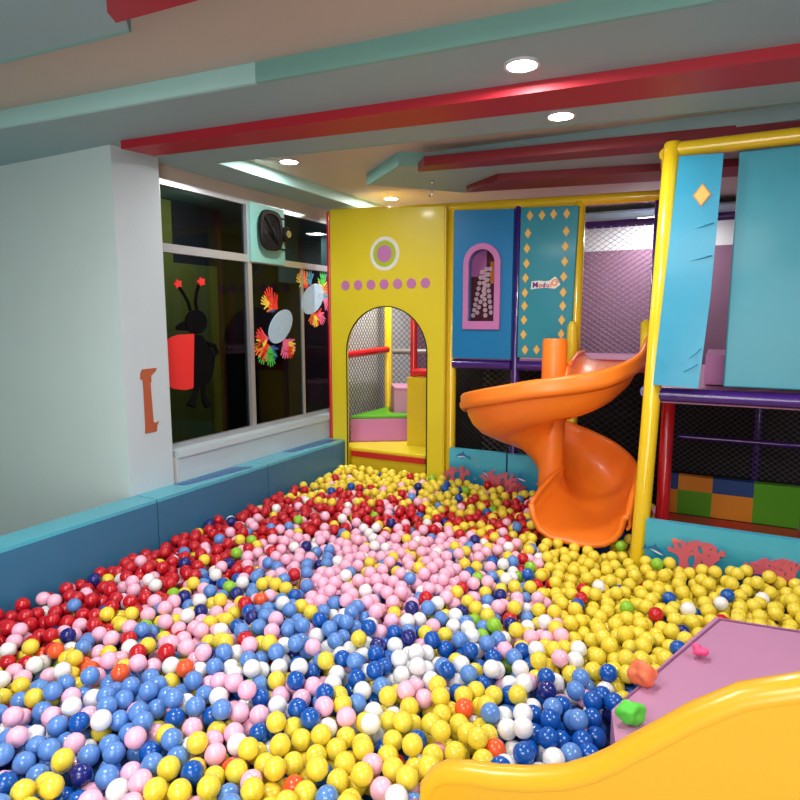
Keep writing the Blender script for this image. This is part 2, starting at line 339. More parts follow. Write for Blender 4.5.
# teal panel with diamonds and the logo
dp = link('diamond_panel', prism([(-1.215,1.345),(-.862,1.345),(-.838,2.318),(-1.215,2.335)], [], 0, .045, XZ(4.065)), 'vinyl_teal', ps, bevel=.005)
def diamond(px, py, par, yy=4.065, ax=PSY, s=(.0205,.030), m='diamond'):
    p = at(px, py, 1, ax)
    b = prism([(p.x-s[0]*1.18,p.z),(p.x,p.z-s[1]*1.18),(p.x+s[0]*1.18,p.z),(p.x,p.z+s[1]*1.18)], [], -.002, 0, XZ(yy))
    o = link('diamond_border', b, 'diamond_edge', par)
    link('diamond_print', prism([(p.x-s[0],p.z),(p.x,p.z-s[1]),(p.x+s[0],p.z),(p.x,p.z+s[1])], [], -.004, 0, XZ(yy)), m, par)
for x, y in ((531.5,216.5),(543.5,216),(555,215),(568,214.5),(529.5,234),(528.5,249),(528,264),(527,278.5),(526.5,293),(526,306),(525.5,320),(525,334.5),(526.5,349.5),(538,349.5),
             (567.5,232),(566.5,247),(566,262),(565,277),(564.5,292.5),(564,306),(563,320),(562.5,334)):
    diamond(x, y, dp)
lg = B(); o = at(533,285,1,PSY); prism([(o.x+dx, o.z+dz) for dx, dz in ((0,.022),(.05,.026),(.09,.02),(.12,.024),(.155,.05),(.18,.02),(.19,-.005),(.155,-.03),(.1,-.022),(.05,-.024),(-.004,-.03))], [], -.0015, 0, XZ(4.065), lg)
lgo = link('logo_backing', lg, 'print_white', dp)
def text(s, loc, size, m, parent, ext_=.001):
    cu = bpy.data.curves.new('lettering', 'FONT'); cu.body = s; cu.size = size; cu.extrude = ext_; cu.offset = .0015
    t = bpy.data.objects.new('lettering', cu); C.objects.link(t); dg = bpy.context.evaluated_depsgraph_get()
    me = bpy.data.meshes.new_from_object(t.evaluated_get(dg)); bpy.data.objects.remove(t); me.materials.clear(); me.materials.append(M[m])
    o_ = bpy.data.objects.new('lettering', me); C.objects.link(o_); o_.parent = parent
    me.transform(Matrix.Translation(loc) @ Matrix.Rotation(PI/2, 4, 'X')); return o_
for s_, dx, m_, sz in (('M',.006,'logo_purple',.05),('o',.047,'logo_red',.042),('d',.073,'logo_purple',.042),('u',.099,'logo_red',.042),('i',.125,'logo_orange',.042)):
    text(s_, (o.x+dx, 4.0625, o.z-.018), sz, m_, lgo)
sw = B(); tube(sw, [(o.x+.155+.024*math.cos(a)*(1-a/14), 4.0625, o.z+.008+.024*math.sin(a)*(1-a/14)) for a in [k*.4 for k in range(20)]], .004, 6); link('logo_swirl', sw, 'logo_orange', lgo)
# decks and back nets
link('deck', box(bx((-1.70,4.12,1.28),(-.33,5.2,1.33)), (-.27,3.2,1.2),(.52,5.2,1.26)), 'lilac_pale', ps)
link('deck_edge', bx((-.80,4.09,1.27),(-.34,4.14,1.345)), 'red_vinyl', ps, bevel=.006)
net('net', (-1.3,5.17,1.33), (1,0,0), (0,0,1), 1.12, 1.0, .062, .0028, 'net_light', ps, 1.0/1.5)
net('net', (-1.7,4.75,.1), (1,0,0), (0,0,1), 1.4, 1.16, .065, .0024, 'net_grey', ps, .75)
net('net', (-.27,4.6,.55), (1,0,0), (0,0,1), .8, .66, .045, .0022, 'net_grey', ps, .8)
net('net', (-2.745,4.12,.35), (.02,.83,0), (0,0,1), 1.0, 2.0, .052, .0026, 'net_black', ps, 1)
net('net', (-2.68,4.97,.35), (.97,.23,0), (0,0,1), .95, 2.0, .05, .0024, 'net_black', ps, 1)
link('back_panel', bx((-2.33,5.24,.05),(.6,5.28,1.26)), 'wall_dark', ps)
# play mats inside the right-hand bay
for (x0, x1, z0, z1, m_) in ((-.26,-.18,.495,.59,'mat_blue'),(-.18,.02,.495,.59,'mat_orange'),(.02,.25,.495,.59,'mat_blue'),(-.26,-.18,.335,.495,'mat_orange'),(-.18,.02,.335,.495,'green_vinyl'),(.02,.25,.335,.495,'mat_orange'),(.25,.5,.335,.59,'green_vinyl')):
    link('wall_mat', bx((x0,4.3,z0),(x1,4.36,z1)), m_, ps, bevel=.004)
post(-.235, 3.8, 0, 1.24, 'tube_red', .037); rail((-.2,4.4,.83), (.5,4.4,.83), 'tube_purple', .018)
link('floor_mat', bx((-.26,3.2,0),(.5,4.28,.335)), 'red_vinyl', ps); 
link('deck_box', bx((-.055,3.5,1.27),(.4,4.2,1.42)), 'lilac', ps, bevel=.01)
# teal padded panel on the right
tp = prism([(-.262,1.298),(-.07,1.29),(-.045,1.7),(-.03,2.31),(-.205,2.318)], [], 0, .045, XZ(3.07))
bmesh.ops.subdivide_edges(tp, edges=[e for e in tp.edges], cuts=2)
tpo = link('side_panel', tp, 'vinyl_cyan', ps, bevel=0)
p_ = at(702,195,1,3.07)
link('diamond_border', prism([(p_.x-.037,p_.z),(p_.x,p_.z-.05),(p_.x+.037,p_.z),(p_.x,p_.z+.05)], [], -.003, 0, XZ(3.07)), 'diamond_edge', tpo)
link('diamond_print', prism([(p_.x-.03,p_.z),(p_.x,p_.z-.042),(p_.x+.03,p_.z),(p_.x,p_.z+.042)], [], -.005, 0, XZ(3.07)), 'diamond', tpo)
link('side_panel', prism([(.03,1.298),(.5,1.298),(.5,2.32),(.03,2.32)], [], 0, .045, XZ(3.12)), 'vinyl_teal', ps, bevel=.006)
# wrinkles in the padded panel come from a few raised folds
for (x0_, z0_, x1_, z1_) in ((-.13,2.0,-.05,2.02),(-.14,1.86,-.05,1.88),(-.12,1.42,-.07,1.47),(-.14,1.36,-.08,1.40)):
    link('fabric_fold', tube(B(), [(x0_,3.072,z0_),((x0_+x1_)/2,3.0665,(z0_+z1_)/2),(x1_,3.0675,z1_)], [.001,.004,.003], 8), 'vinyl_cyan', tpo, smooth=True)
# slanting strips of pale dots behind the arched pane
rb = B()
for k, (xa, xb) in enumerate(((-1.56,-1.50),(-1.53,-1.44),(-1.47,-1.49),(-1.43,-1.47))):
    for i in range(9):
        t = i/8; x = xa+(xb-xa)*t; z = 1.63+.30*t+(.02 if k % 2 else 0)
        prism(circle(x, z, .016, 10), [], 0, .003, XZ(4.12+.003*k), rb)
link('dotted_strips', rb, 'strip_pale', bp_)
link('inner_backing', box(box(bx((-1.6,4.14,1.57),(-1.36,4.145,2.1)), (-1.6,4.13,1.9),(-1.47,4.14,2.08),1), (-1.44,4.13,1.85),(-1.36,4.14,2.0),2), ['maroon','lilac','mat_orange'], bp_)
# sea print panels
def dolphin(par, cx, cz, s, yy, flip=1, ang=0):
    body = [(-1,.0),(-.75,.16),(-.4,.3),(-.1,.36),(.05,.62),(.2,.34),(.55,.2),(.85,.02),(1.1,.22),(1.15,.0),(1.25,-.28),(.95,-.12),(.5,-.02),(.1,-.06),(-.1,-.34),(-.25,-.1),(-.6,-.12),(-.85,-.1),(-1.12,-.08)]
    ca, sa = math.cos(ang), math.sin(ang)
    T = lambda L: [(cx+flip*s*(a*ca-b*sa), cz+1.45*s*(a*sa+b*ca)) for a, b in L]
    link('dolphin_print', prism(T(body), [], -.002, 0, XZ(yy)), 'sea_dolphin', par)
    link('dolphin_belly_print', prism(T([(-.9,-.06),(-.5,.02),(0,.06),(.5,.02),(.1,-.05),(-.25,-.1),(-.6,-.11)]), [], -.004, 0, XZ(yy)), 'sea_belly', par)
def coral(par, cx, cz, h, yy, m='sea_coral', n=9, sp=.5):
    bm = B(); rr = random.Random(int(cx*1000)+n)
    cnt_ = [0]
    def br_(x, z, a, L, w_, d):
        cnt_[0] += 1
        x2, z2 = x+L*math.sin(a), z+L*math.cos(a); nx, nz = math.cos(a)*w_, -math.sin(a)*w_
        prism([(x-nx,z-nz),(x+nx,z+nz),(x2+nx*.7,z2+nz*.7),(x2-nx*.7,z2-nz*.7)], [], -.002-.00012*cnt_[0], -.0001, XZ(yy), bm)
        if d < 3:
            for q in (-1, 1): br_(x2, z2, a+q*rr.uniform(.3,.65), L*rr.uniform(.55,.75), w_*.8, d+1)
    for k in range(n): br_(cx+(k-(n-1)/2)*h*sp/n*2, cz, rr.uniform(-.4,.4), h*rr.uniform(.2,.34), h*.075, 0)
    link('coral_print', bm, m, par)
def fishp(par, cx, cz, s, yy): link('fish_print', prism([(cx+s*a, cz+s*b) for a, b in ((-1,0),(-.4,.4),(.3,.3),(.6,.05),(1,.4),(1,-.4),(.6,-.05),(.3,-.3),(-.4,-.4))], [], -.002, 0, XZ(yy)), 'sea_fish', par)
s1 = link('sea_panel', bx((-1.705,4.06,.1),(-1.275,4.10,.668)), 'sea_print', ps, bevel=.004)
dolphin(s1, -1.60, .615, .05, 4.06); dolphin(s1, -1.415, .50, .035, 4.06, 1, -.6); coral(s1, -1.66, .42, .16, 4.06, n=5); coral(s1, -1.33, .40, .20, 4.06, n=6); coral(s1, -1.36, .38, .14, 4.06, 'sea_coral_deep', 5)
for x, z, s in ((-1.505,.60,.012),(-1.48,.555,.008),(-1.355,.545,.01),(-1.50,.46,.01)): fishp(s1, x, z, s, 4.06)
s2 = link('sea_panel', bx((-1.262,4.06,.1),(-.88,4.10,.668)), 'sea_print', ps, bevel=.004)
dolphin(s2, -1.17, .50, .05, 4.06, -1, .1); coral(s2, -1.22, .40, .12, 4.06, 'sea_coral_deep', 5); fishp(s2, -1.05, .48, .012, 4.06)
s3 = link('sea_panel', bx((-.262,3.10,.1),(.50,3.14,.634)), 'sea_print', ps, bevel=.004)
dolphin(s3, -.215, .485, .045, 3.10, -1, .2); coral(s3, -.035, .40, .24, 3.10, n=5, sp=.3); fishp(s3, -.125, .553, .022, 3.10); coral(s3, .28, .40, .2, 3.10, n=7)

# ------------------------------------------------------------------ foam steps behind the arch
def step(name, poly, z0, z1, mats, label, strip=None):
    t = empty(name, label, 'foam step', 'foam steps behind the arch')
    b = prism(poly, [], z0, z1-.03, XY(0)); link('foam_base', b, mats[0], t, bevel=.006)
    link('tread', prism(poly, [], z1-.03, z1, XY(0)), mats[1], t, bevel=.008); return t
t = step('foam_step', [(-2.59,4.13),(-1.93,4.13),(-1.93,4.41),(-2.24,4.41),(-2.27,4.59),(-2.71,4.32),(-2.71,4.15)], 0, .575, ('vinyl_yellow_deep','vinyl_yellow'), 'lowest foam step, yellow with a red front edge, just above the balls inside the arch')
link('red_edge', bx((-2.59,4.115,.505),(-1.93,4.135,.548)), 'red_vinyl', t, bevel=.008)
step('foam_step', [(-2.71,4.30),(-2.25,4.60),(-2.27,4.665),(-2.515,4.64),(-2.665,4.90),(-2.70,4.90)], .576, .80, ('lilac','green_vinyl'), 'second foam step with green tread and lilac riser inside the arch')
step('foam_step', [(-2.645,4.90),(-2.49,4.67),(-2.26,4.70),(-2.2,4.76),(-2.2,5.03),(-2.63,4.95)], 0, 1.02, ('lilac_pale','lilac_pale'), 'tallest foam step, plain pale lilac block at the back of the arch')
t = empty('foam_block', 'tall yellow foam block under a red rail at the right of the arch', 'foam block'); link('foam_body', bx((-2.235,4.42,.0),(-1.95,4.57,1.13)), 'vinyl_yellow_deep', t, bevel=.01); link('foam_cap', bx((-2.237,4.418,1.09),(-1.948,4.572,1.135)), 'vinyl_yellow_deep', t, bevel=.01)

# ------------------------------------------------------------------ orange spiral slide
sl = empty('spiral_slide', 'orange plastic spiral slide around a central column, ending in the ball pit', 'slide'); CX, CY = -.838, 3.545
RF, IN, OUT = .25, .075, .515
prof = [(IN,.13,0),(IN+.015,.08,0),(IN+.05,.035,0),(IN+.11,.008,0),(.25,0,0),(.31,.006,0),(.37,.03,0),(.415,.075,0),(.442,.13,0),(.455,.19,0),(.461,.235,0),(.472,.25,0),(.486,.248,0),(.495,.235,0),(.493,.205,0),(.500,.19,0),(.497,.17,0),(.482,.15,0)]
keys = [(-1,1.335),(-.55,1.30),(0,1.20),(45,1.10),(90,1.045),(180,.875),(270,.685),(330,.55),(360,.495),(361,.45),(361.5,.41)]
def zf(s):
    for (a, za), (b, zb) in zip(keys, keys[1:]):
        if s <= b: return za+(zb-za)*(s-a)/(b-a)
    return keys[-1][1]
st = []
for i in range(9): st.append((Vector((CX, CY+.52-.0577*i, 0)), 0, -1+i/9))
for i in range(0, 91): st.append((Vector((CX, CY, 0)), -math.radians(4*i), 4*i))
for i in range(1, 10): st.append((Vector((CX, CY-.037*i, 0)), 0, 360+i*.16))
bm = B(); rings = []; rim = []
for k, (o_, ph, s) in enumerate(st):
    n_ = Vector((math.cos(ph), math.sin(ph), 0)); z = zf(s); q = max(0, (s-290)/71.5)**1.5 if s > 290 else (max(0, min(1, -s)) if s < 0 else 0); q = min(1, q)
    ring = []
    for (r, h, _) in prof:
        if r < .2: h = h*(1+ (.95*q if s > 290 else -.55*q)) ; r = r-(.10*((s-360)/1.5)**.75 if s > 360 else .01*q)
        if s > 360: h *= 1-.28*(s-360)/1.5
        if s < 0 and r > .2: h *= 1-.22*min(1, -s)
        if 60 < s < 330 and r > .48: h += 0
        ring.append(bm.verts.new(o_+n_*(r*(1+.10*max(0, -math.cos(ph))**2))+Vector((0,0,z+h))))
    rings.append(ring)
for a, b in zip(rings, rings[1:]):
    for i in range(len(a)-1): bm.faces.new((a[i], a[i+1], b[i+1], b[i]))
endring = [v.co.copy() for v in rings[-1]]; inner = [r[0].co.copy() for r in rings]; startring = [v.co.copy() for v in rings[0]]
chute = link('chute', bm, 'orange', sl, smooth=True)
sm = chute.modifiers.new('thickness', 'SOLIDIFY'); sm.thickness = .012; sm.offset = -1
lb = B(); tube(lb, endring[:13], .017, 12); link('mouth_lip', lb, 'orange', sl, smooth=True)
lb = B(); tube(lb, [p for p in inner[-26:]], [.004+.010*min(1, k/8) for k in range(26)], 10); link('inner_rim', lb, 'orange', sl, smooth=True)
lb = B(); tube(lb, [p for p in inner[:9]], .014, 10); link('inner_rim', lb, 'orange', sl, smooth=True)
colb = tube(B(), [(CX,CY,.1),(CX,CY,.75),(CX,CY,1.475),(CX,CY,1.492)], [.075,.072,.070,.064], 28); link('column', colb, 'orange', sl, smooth='auto')
# inner skirt where the underside of the chute sweeps into the column
bm = B(); ra = []
for i in range(0, 91):
    s = 4*i; ph = -math.radians(s); n_ = Vector((math.cos(ph), math.sin(ph), 0)); z = zf(s)
    if s < 60 or s > 300: continue
    q = math.sin(PI*(s-60)/240)**.5
    ra.append([bm.verts.new(Vector((CX,CY,0))+n_*r+Vector((0,0,z-d*q))) for r, d in ((.36,-.02),(.28,.0),(.20,.03),(.13,.075),(.085,.13),(.07,.19))])
for a, b in zip(ra, ra[1:]):
    for i in range(5): bm.faces.new((a[i], a[i+1], b[i+1], b[i]))
link('underside_flare', bm, 'orange', sl, smooth=True)
for pts_ in ([(-.82,3.92,1.30),(-.82,3.92,1.45),(-.82,3.92,1.56),(-.82,3.92,1.59)], [(-.37,3.80,1.43),(-.375,3.83,1.50),(-.385,3.88,1.575),(-.387,3.89,1.595)]):
    link('handle', tube(B(), pts_, [.034,.035,.032,.014], 18), 'vinyl_yellow_deep', sl, smooth='auto')

# ------------------------------------------------------------------ blue pads along the window
cuts = [-.9, 1.15, 2.195, 3.10, 4.045]
plab = ['blue padded barrier block nearest the camera, running past the left of the pillar', 'blue padded barrier block in front of the white pillar', 'blue padded barrier block in the middle, below the left window pane', 'blue padded barrier block ending against the yellow arched panel']
for i in range(4):
    t = empty('padded_barrier', plab[i], 'padded barrier', 'blue padded barriers along the window')
    y0, y1 = cuts[i]+.003, cuts[i+1]-.003
    xb = -2.765 if i < 3 else -2.768
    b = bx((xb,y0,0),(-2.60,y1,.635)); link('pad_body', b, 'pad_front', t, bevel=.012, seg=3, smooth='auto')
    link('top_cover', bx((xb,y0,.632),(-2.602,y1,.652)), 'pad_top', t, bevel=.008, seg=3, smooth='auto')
    if i >= 2:
        a = y0+.25 if i == 2 else y0+.35
        link('repair_patch', prism([(-2.75,a),(-2.68,a+.02),(-2.63,a+.5),(-2.64,a+.55),(-2.745,a+.48)], [], .652, .6535, XY(0)), 'pad_patch', t)
# ------------------------------------------------------------------ near yellow slide wall and lilac mat
ysl = empty('toddler_slide', 'big yellow moulded slide side with rolled rim in the near right corner', 'slide')
rimp = [(a, b-.012) for a, b in [(-.520,.50),(-.514,.585),(-.498,.615),(-.475,.634),(-.42,.652),(-.359,.665),(-.29,.687),(-.215,.720),(-.165,.755),(-.123,.792),(-.09,.827),(-.055,.861),(.008,.925),(.08,.985),(.17,1.03),(.3,1.06),(.6,1.07),(.95,1.07)]]
wall = prism([(-.548,0)]+[(a-(.028 if k == 0 else 0), b-.026) for k, (a, b) in enumerate(rimp)]+[(.95,0)], [], 0, .056, XZ(1.122)); link('side_wall', wall, 'slide_yellow', ysl, bevel=.004)
link('rolled_rim', tube(B(), [(a,1.15,b-.026) for a, b in rimp], .029, 20), 'slide_yellow', ysl, smooth='auto')
mt = empty('soft_mat', 'lilac padded mat beside the yellow slide at the right edge of the pit', 'mat')
mp = [(-.10,1.22),(-.212,1.74),(.05,2.45),(1.0,2.35),(1.0,1.22)]
mb = B(); top = [mb.verts.new((x,y,.475+max(0,x+.2)*.10)) for x, y in mp]; bot = [mb.verts.new((x,y,.0)) for x, y in mp]
mb.faces.new(top); mb.faces.new(bot[::-1])
for i in range(5): mb.faces.new((top[i], bot[i], bot[(i+1)%5], top[(i+1)%5]))
link('mat_cover', mb, 'mat_purple', mt, bevel=.012, seg=3)
mseam = B(); tube(mseam, [(x,y,.479+max(0,x+.2)*.10) for x, y in [(-.185,1.80),(.065,2.43),(.98,2.33)]], .004, 8); link('seam', mseam, 'mat_side', mt)
def crumpled(px, py, z, m, label, r, seed):
    p = at(px, py, 2, z); bm = B(); bmesh.ops.create_icosphere(bm, subdivisions=4, radius=1); rr = random.Random(seed)
    ax = [(Vector((rr.gauss(0,1), rr.gauss(0,1), rr.gauss(0,1))).normalized(), rr.uniform(3,6), rr.uniform(0,6)) for _ in range(6)]
    for v in bm.verts:
        d = v.co.normalized(); s = 1
        for a, f_, q in ax: s += .085*math.sin(f_*d.dot(a)+q)
        lobes = .12*abs(math.sin(2.0*math.atan2(d.y, d.x)+q)); s -= lobes
        v.co = Vector((d.x*s*r, d.y*s*r*.85, d.z*s*r*.8))
        v.co += p
    return tag(link('crumpled_ball', bm, m, smooth=True), label, 'toy')
crumpled(643,673,.52,'toy_orange','crushed orange plastic ball lying on the lilac mat edge',.044,3)
crumpled(631,713,.515,'toy_green','crushed bright green plastic ball by the yellow slide rim',.038,5)
crumpled(699,650,.525,'toy_pink','hot pink crushed plastic ball on the lilac mat at the far right',.026,9)

# ------------------------------------------------------------------ window decorations
GX = X0+.002
t = empty('ladybug_decoration', 'black and red paper ladybird with antennae stuck on the left window pane', 'decoration')
YP = lambda L, x=GX: [(lambda p: (p.y, p.z))(at(a, b, 0, x)) for a, b in L]
def zc(L): return [(155+a*.2252, 260+b*.2250) for a, b in L]
link('wing', prism(YP(zc([(168,328),(165,568),(130,578),(75,572),(50,556),(46,500),(38,375),(60,345),(100,332)])), [], .004, .012, YZ(GX)), 'red_paper', t)
link('body', prism(YP(zc([(168,330),(205,336),(240,380),(262,430),(258,480),(240,540),(205,568),(165,562)])), [], 0, .01, YZ(GX)), 'black_fabric', t)
link('head', prism(YP([(195+8.5*math.cos(a)*1.25, 322+12*math.sin(a)) for a in [2*PI*k/28 for k in range(28)]]), [], 0, .014, YZ(GX)), 'black_fabric', t)
for L, tip in ((((157,225),(148,190),(130,155),(108,122)),(97,106)), (((186,225),(180,190),(184,150),(194,112)),(201,97))):
    a_ = link('antenna', tube(B(), [at(*zc([p])[0], 0, GX+.006) for p in L], .010, 8), 'black_fabric', t, smooth='auto')
    cx_, cy_ = zc([tip])[0]; link('antenna_tip', prism(YP([(cx_+(4.4 if k % 2 else 2.8)*math.cos(k*PI/5), cy_+(5 if k % 2 else 3)*math.sin(k*PI/5)) for k in range(10)]), [], .003, .012, YZ(GX)), 'red_paper', a_)
for L in (((185,560),(178,595),(168,625),(160,650)), ((215,555),(215,595),(222,625),(236,645))):
    link('leg', tube(B(), [at(*zc([p])[0], 0, GX+.006) for p in L], [.016,.014,.020,.030], 8), 'black_fabric', t, smooth='auto')
link('arm', tube(B(), [at(*zc([p])[0], 0, GX+.006) for p in ((230,370),(262,380),(276,410),(255,430))], .014, 8), 'black_fabric', t, smooth='auto')
link('snout', prism(YP(zc([(145,265),(120,275),(90,295),(92,312),(135,315),(150,300)])), [], 0, .008, YZ(GX)), 'black_fabric', t)
def hand(par, px, py, ang, L, col, x):
    """small cut-out paper hand: palm with four fingers and a thumb, drawn on the glass at (px, py)"""
    p = at(px, py, 0, GX); s = L; bm = B(); ca, sa = math.cos(ang), math.sin(ang)
    T = lambda Q: [(p.y+s*(u*ca-v*sa), p.z+s*(u*sa+v*ca)) for u, v in Q]
    prism(T([(-.05,-.2),(.35,-.24),(.42,0),(.38,.24),(0,.2)]), [], x, x+.001, YZ(GX), bm)
    for a, l, o_ in ((-.35,.42,-.18),(-.1,.52,-.06),(.1,.5,.06),(.35,.42,.17)):
        c_, s_ = math.cos(a), math.sin(a); b0 = (.34, o_); e = (b0[0]+l*c_, b0[1]+l*s_); w_ = .055
        prism(T([(b0[0]-s_*w_, b0[1]+c_*w_),(b0[0]+s_*w_, b0[1]-c_*w_),(e[0]+s_*w_*.9, e[1]-c_*w_*.9),(e[0]+c_*.05, e[1]+s_*.05),(e[0]-s_*w_*.9, e[1]+c_*w_*.9)]), [], x, x+.001, YZ(GX), bm)
    prism(T([(.05,.16),(.22,.2),(.34,.5),(.26,.54)]), [], x, x+.001, YZ(GX), bm)
    link('paper_hand', bm, 'paper_hand_'+col, par)
def creature(label, ell, hands):
    t = empty('paper_creature', label, 'decoration', 'paper creatures on the right window pane')
    cx_, cy_, a_, b_, th_ = ell; L = []
    for k in range(36):
        a = 2*PI*k/36; u, v = a_*math.cos(a), b_*math.sin(a); L.append((cx_+u*math.cos(th_)-v*math.sin(th_), cy_+u*math.sin(th_)+v*math.cos(th_)))
    link('body', prism(YP(L), [], .004, .012, YZ(GX)), 'paper_blue', t)
    for i, (px, py, dg_, ln, col) in enumerate(hands): hand(t, px, py, math.radians(dg_), ln, col, .0005+.0012*(i % 5))
creature('pale blue oval paper creature with hand-shaped limbs, the lower one nearer the speaker', (279.5,326.5,18,10,-1.15),
  [(274,311,125,.11,'blue'),(273,308,140,.13,'orange'),(275,309,100,.13,'red'),(271,303,110,.13,'red'),(268,305,150,.10,'yellow'),
   (267,341,150,.13,'pink'),(266,343,190,.13,'yellow'),(268,347,215,.14,'orange'),(268,345,245,.14,'red'),(270,348,250,.12,'green'),(272,346,280,.12,'blue'),(262,345,200,.12,'orange'),(265,352,230,.11,'green'),(270,352,275,.12,'green'),(264,340,140,.12,'red'),
   (285,339,270,.13,'pink'),(288,340,300,.13,'pink'),(290,342,285,.11,'yellow'),(286,345,250,.12,'pink'),(288,347,290,.10,'red')])
creature('pale blue oval paper creature with hand-shaped limbs, the higher one beside the red tube', (311.5,299,16,9.8,-1.2),
  [(307,287,130,.12,'red'),(306,285,110,.13,'orange'),(309,284,80,.12,'sky'),(303,283,150,.11,'yellow'),(304,280,120,.10,'orange'),
   (321,289,60,.12,'yellow'),(322,285,80,.13,'green'),(322,293,20,.12,'orange'),(322,297,350,.12,'sky'),(324,299,300,.11,'pink'),(323,281,70,.11,'blue'),
   (313,313,250,.11,'orange'),(316,313,280,.12,'red'),(319,314,310,.11,'pink'),(315,316,265,.10,'yellow'),(318,312,330,.10,'red')])
# speaker on its teal board
bd = tag(link('speaker_board', bx((X0+.026,3.262,1.99),(X0+.044,3.625,2.378)), 'fascia', bevel=.003), 'square teal board fixed over the upper window', 'board')
spk = empty('loudspeaker', 'bare black oval loudspeaker hung on the teal board above the window', 'speaker')
SX = X0+.045; cy_, cz_ = 3.425, 2.21
def sup(a, b, e, n=40): return [(cy_+a*math.copysign(abs(math.cos(2*PI*k/n))**e, math.cos(2*PI*k/n)), cz_+b*math.copysign(abs(math.sin(2*PI*k/n))**e, math.sin(2*PI*k/n))) for k in range(n)]
link('basket_rim', prism(sup(.118,.135,.62), [sup(.092,.108,.7)], .03, .05, YZ(SX)), 'black_plastic', spk, bevel=.003)
link('basket', prism(sup(.085,.10,.8), [sup(.07,.085,.8)], 0, .03, YZ(SX)), 'black_plastic', spk)
cn = B(); L1, L2 = sup(.092,.108,.8), sup(.03,.035,1)
a_ = [cn.verts.new((SX+.04,u,v)) for u, v in L1]; b_ = [cn.verts.new((SX+.008,u,v)) for u, v in L2]
for i in range(40): cn.faces.new((a_[i], a_[(i+1)%40], b_[(i+1)%40], b_[i]))
cn.faces.new(b_); link('cone', cn, 'cone_black', spk, smooth='auto')
link('cross_bar', tube(B(), [(SX+.046,cy_-.07,cz_+.085),(SX+.052,cy_,cz_),(SX+.046,cy_+.07,cz_-.085)], .011, 8), 'black_plastic', spk, smooth='auto')
link('tweeter', prism(circle(3.60,2.205,.052,28), [], 0, .05, YZ(SX)), 'black_plastic', spk, bevel=.004); link('tweeter_dome', prism(circle(3.60,2.205,.026,20), [], .05, .058, YZ(SX)), 'chrome', spk, bevel=.003)
for z_ in (2.315, 2.10): link('bracket', tube(B(), [(SX+.008,3.50,z_),(SX+.008,3.63,z_)], .005, 8), 'black_plastic', spk)
# painted letter on the pillar
lx = -2.7645
def pz(L): return [(lambda p: (p.y, p.z))(at(100+a/8, 350+b/8, 0, lx)) for a, b in L]
tag(link('letter', prism(pz([(335,155),(450,143),(445,165),(405,205),(408,255),(400,262),(425,575),(440,582),(470,568),(455,600),(452,650),(360,668),(362,620),(345,300),(338,235),(320,238),(322,185)]), [], 0, .004, YZ(lx)), 'brown_paint'),
    'rough brown letter I stuck on the pillar beside the window', 'letter')

# ------------------------------------------------------------------ ball pit
DIA = .0595; R_ = DIA/2; ZS = .435
COL = dict(yellow=(238,214,66), pink=(250,188,214), red=(196,22,36), white=(238,238,240), blue=(10,86,178), periwinkle=(94,142,212), navy=(26,36,120), lime=(140,196,50), orange=(238,92,44))
names = list(COL); ci = {n: i for i, n in enumerate(names)}
def ballmat(nm, rgb):
    m = mat('ball_'+nm, rgb, .24, .02, 30, coat=.25, sss=.15); return m
for n_, c_ in COL.items(): M['ball_'+n_] = ballmat(n_, c_)
# how the colours lie in drifts across the pit: (x, y on the surface, spread, mix)
def zone(px, py, sp, **mix): p = at(px, py, 2, ZS); return (p.x, p.y, sp, mix)
RED = dict(red=.66, pink=.12, yellow=.10, blue=.02, lime=.02, white=.03, navy=.02, periwinkle=.03)
YEL = dict(yellow=.90, red=.02, pink=.02, blue=.03, white=.01, lime=.01, navy=.01)
PNK = dict(pink=.74, yellow=.09, white=.08, red=.03, periwinkle=.04, navy=.02)
MIX = dict(pink=.24, yellow=.22, periwinkle=.14, red=.12, white=.1, navy=.06, blue=.06, orange=.03, lime=.03)
PER = dict(periwinkle=.48, pink=.18, white=.12, yellow=.10, blue=.06, lime=.01, navy=.03)
BLW = dict(blue=.32, white=.30, periwinkle=.12, yellow=.12, pink=.10, lime=.02, navy=.02)
YE2 = dict(yellow=.78, white=.05, pink=.05, blue=.05, periwinkle=.04, orange=.02, red=.01)
PKW = dict(pink=.38, white=.2, yellow=.16, periwinkle=.12, blue=.08, lime=.04, red=.02)
BLU = dict(blue=.56, periwinkle=.18, pink=.12, navy=.04, white=.04, yellow=.06)
RYL = dict(yellow=.45, red=.36, pink=.12, periwinkle=.04, blue=.03)
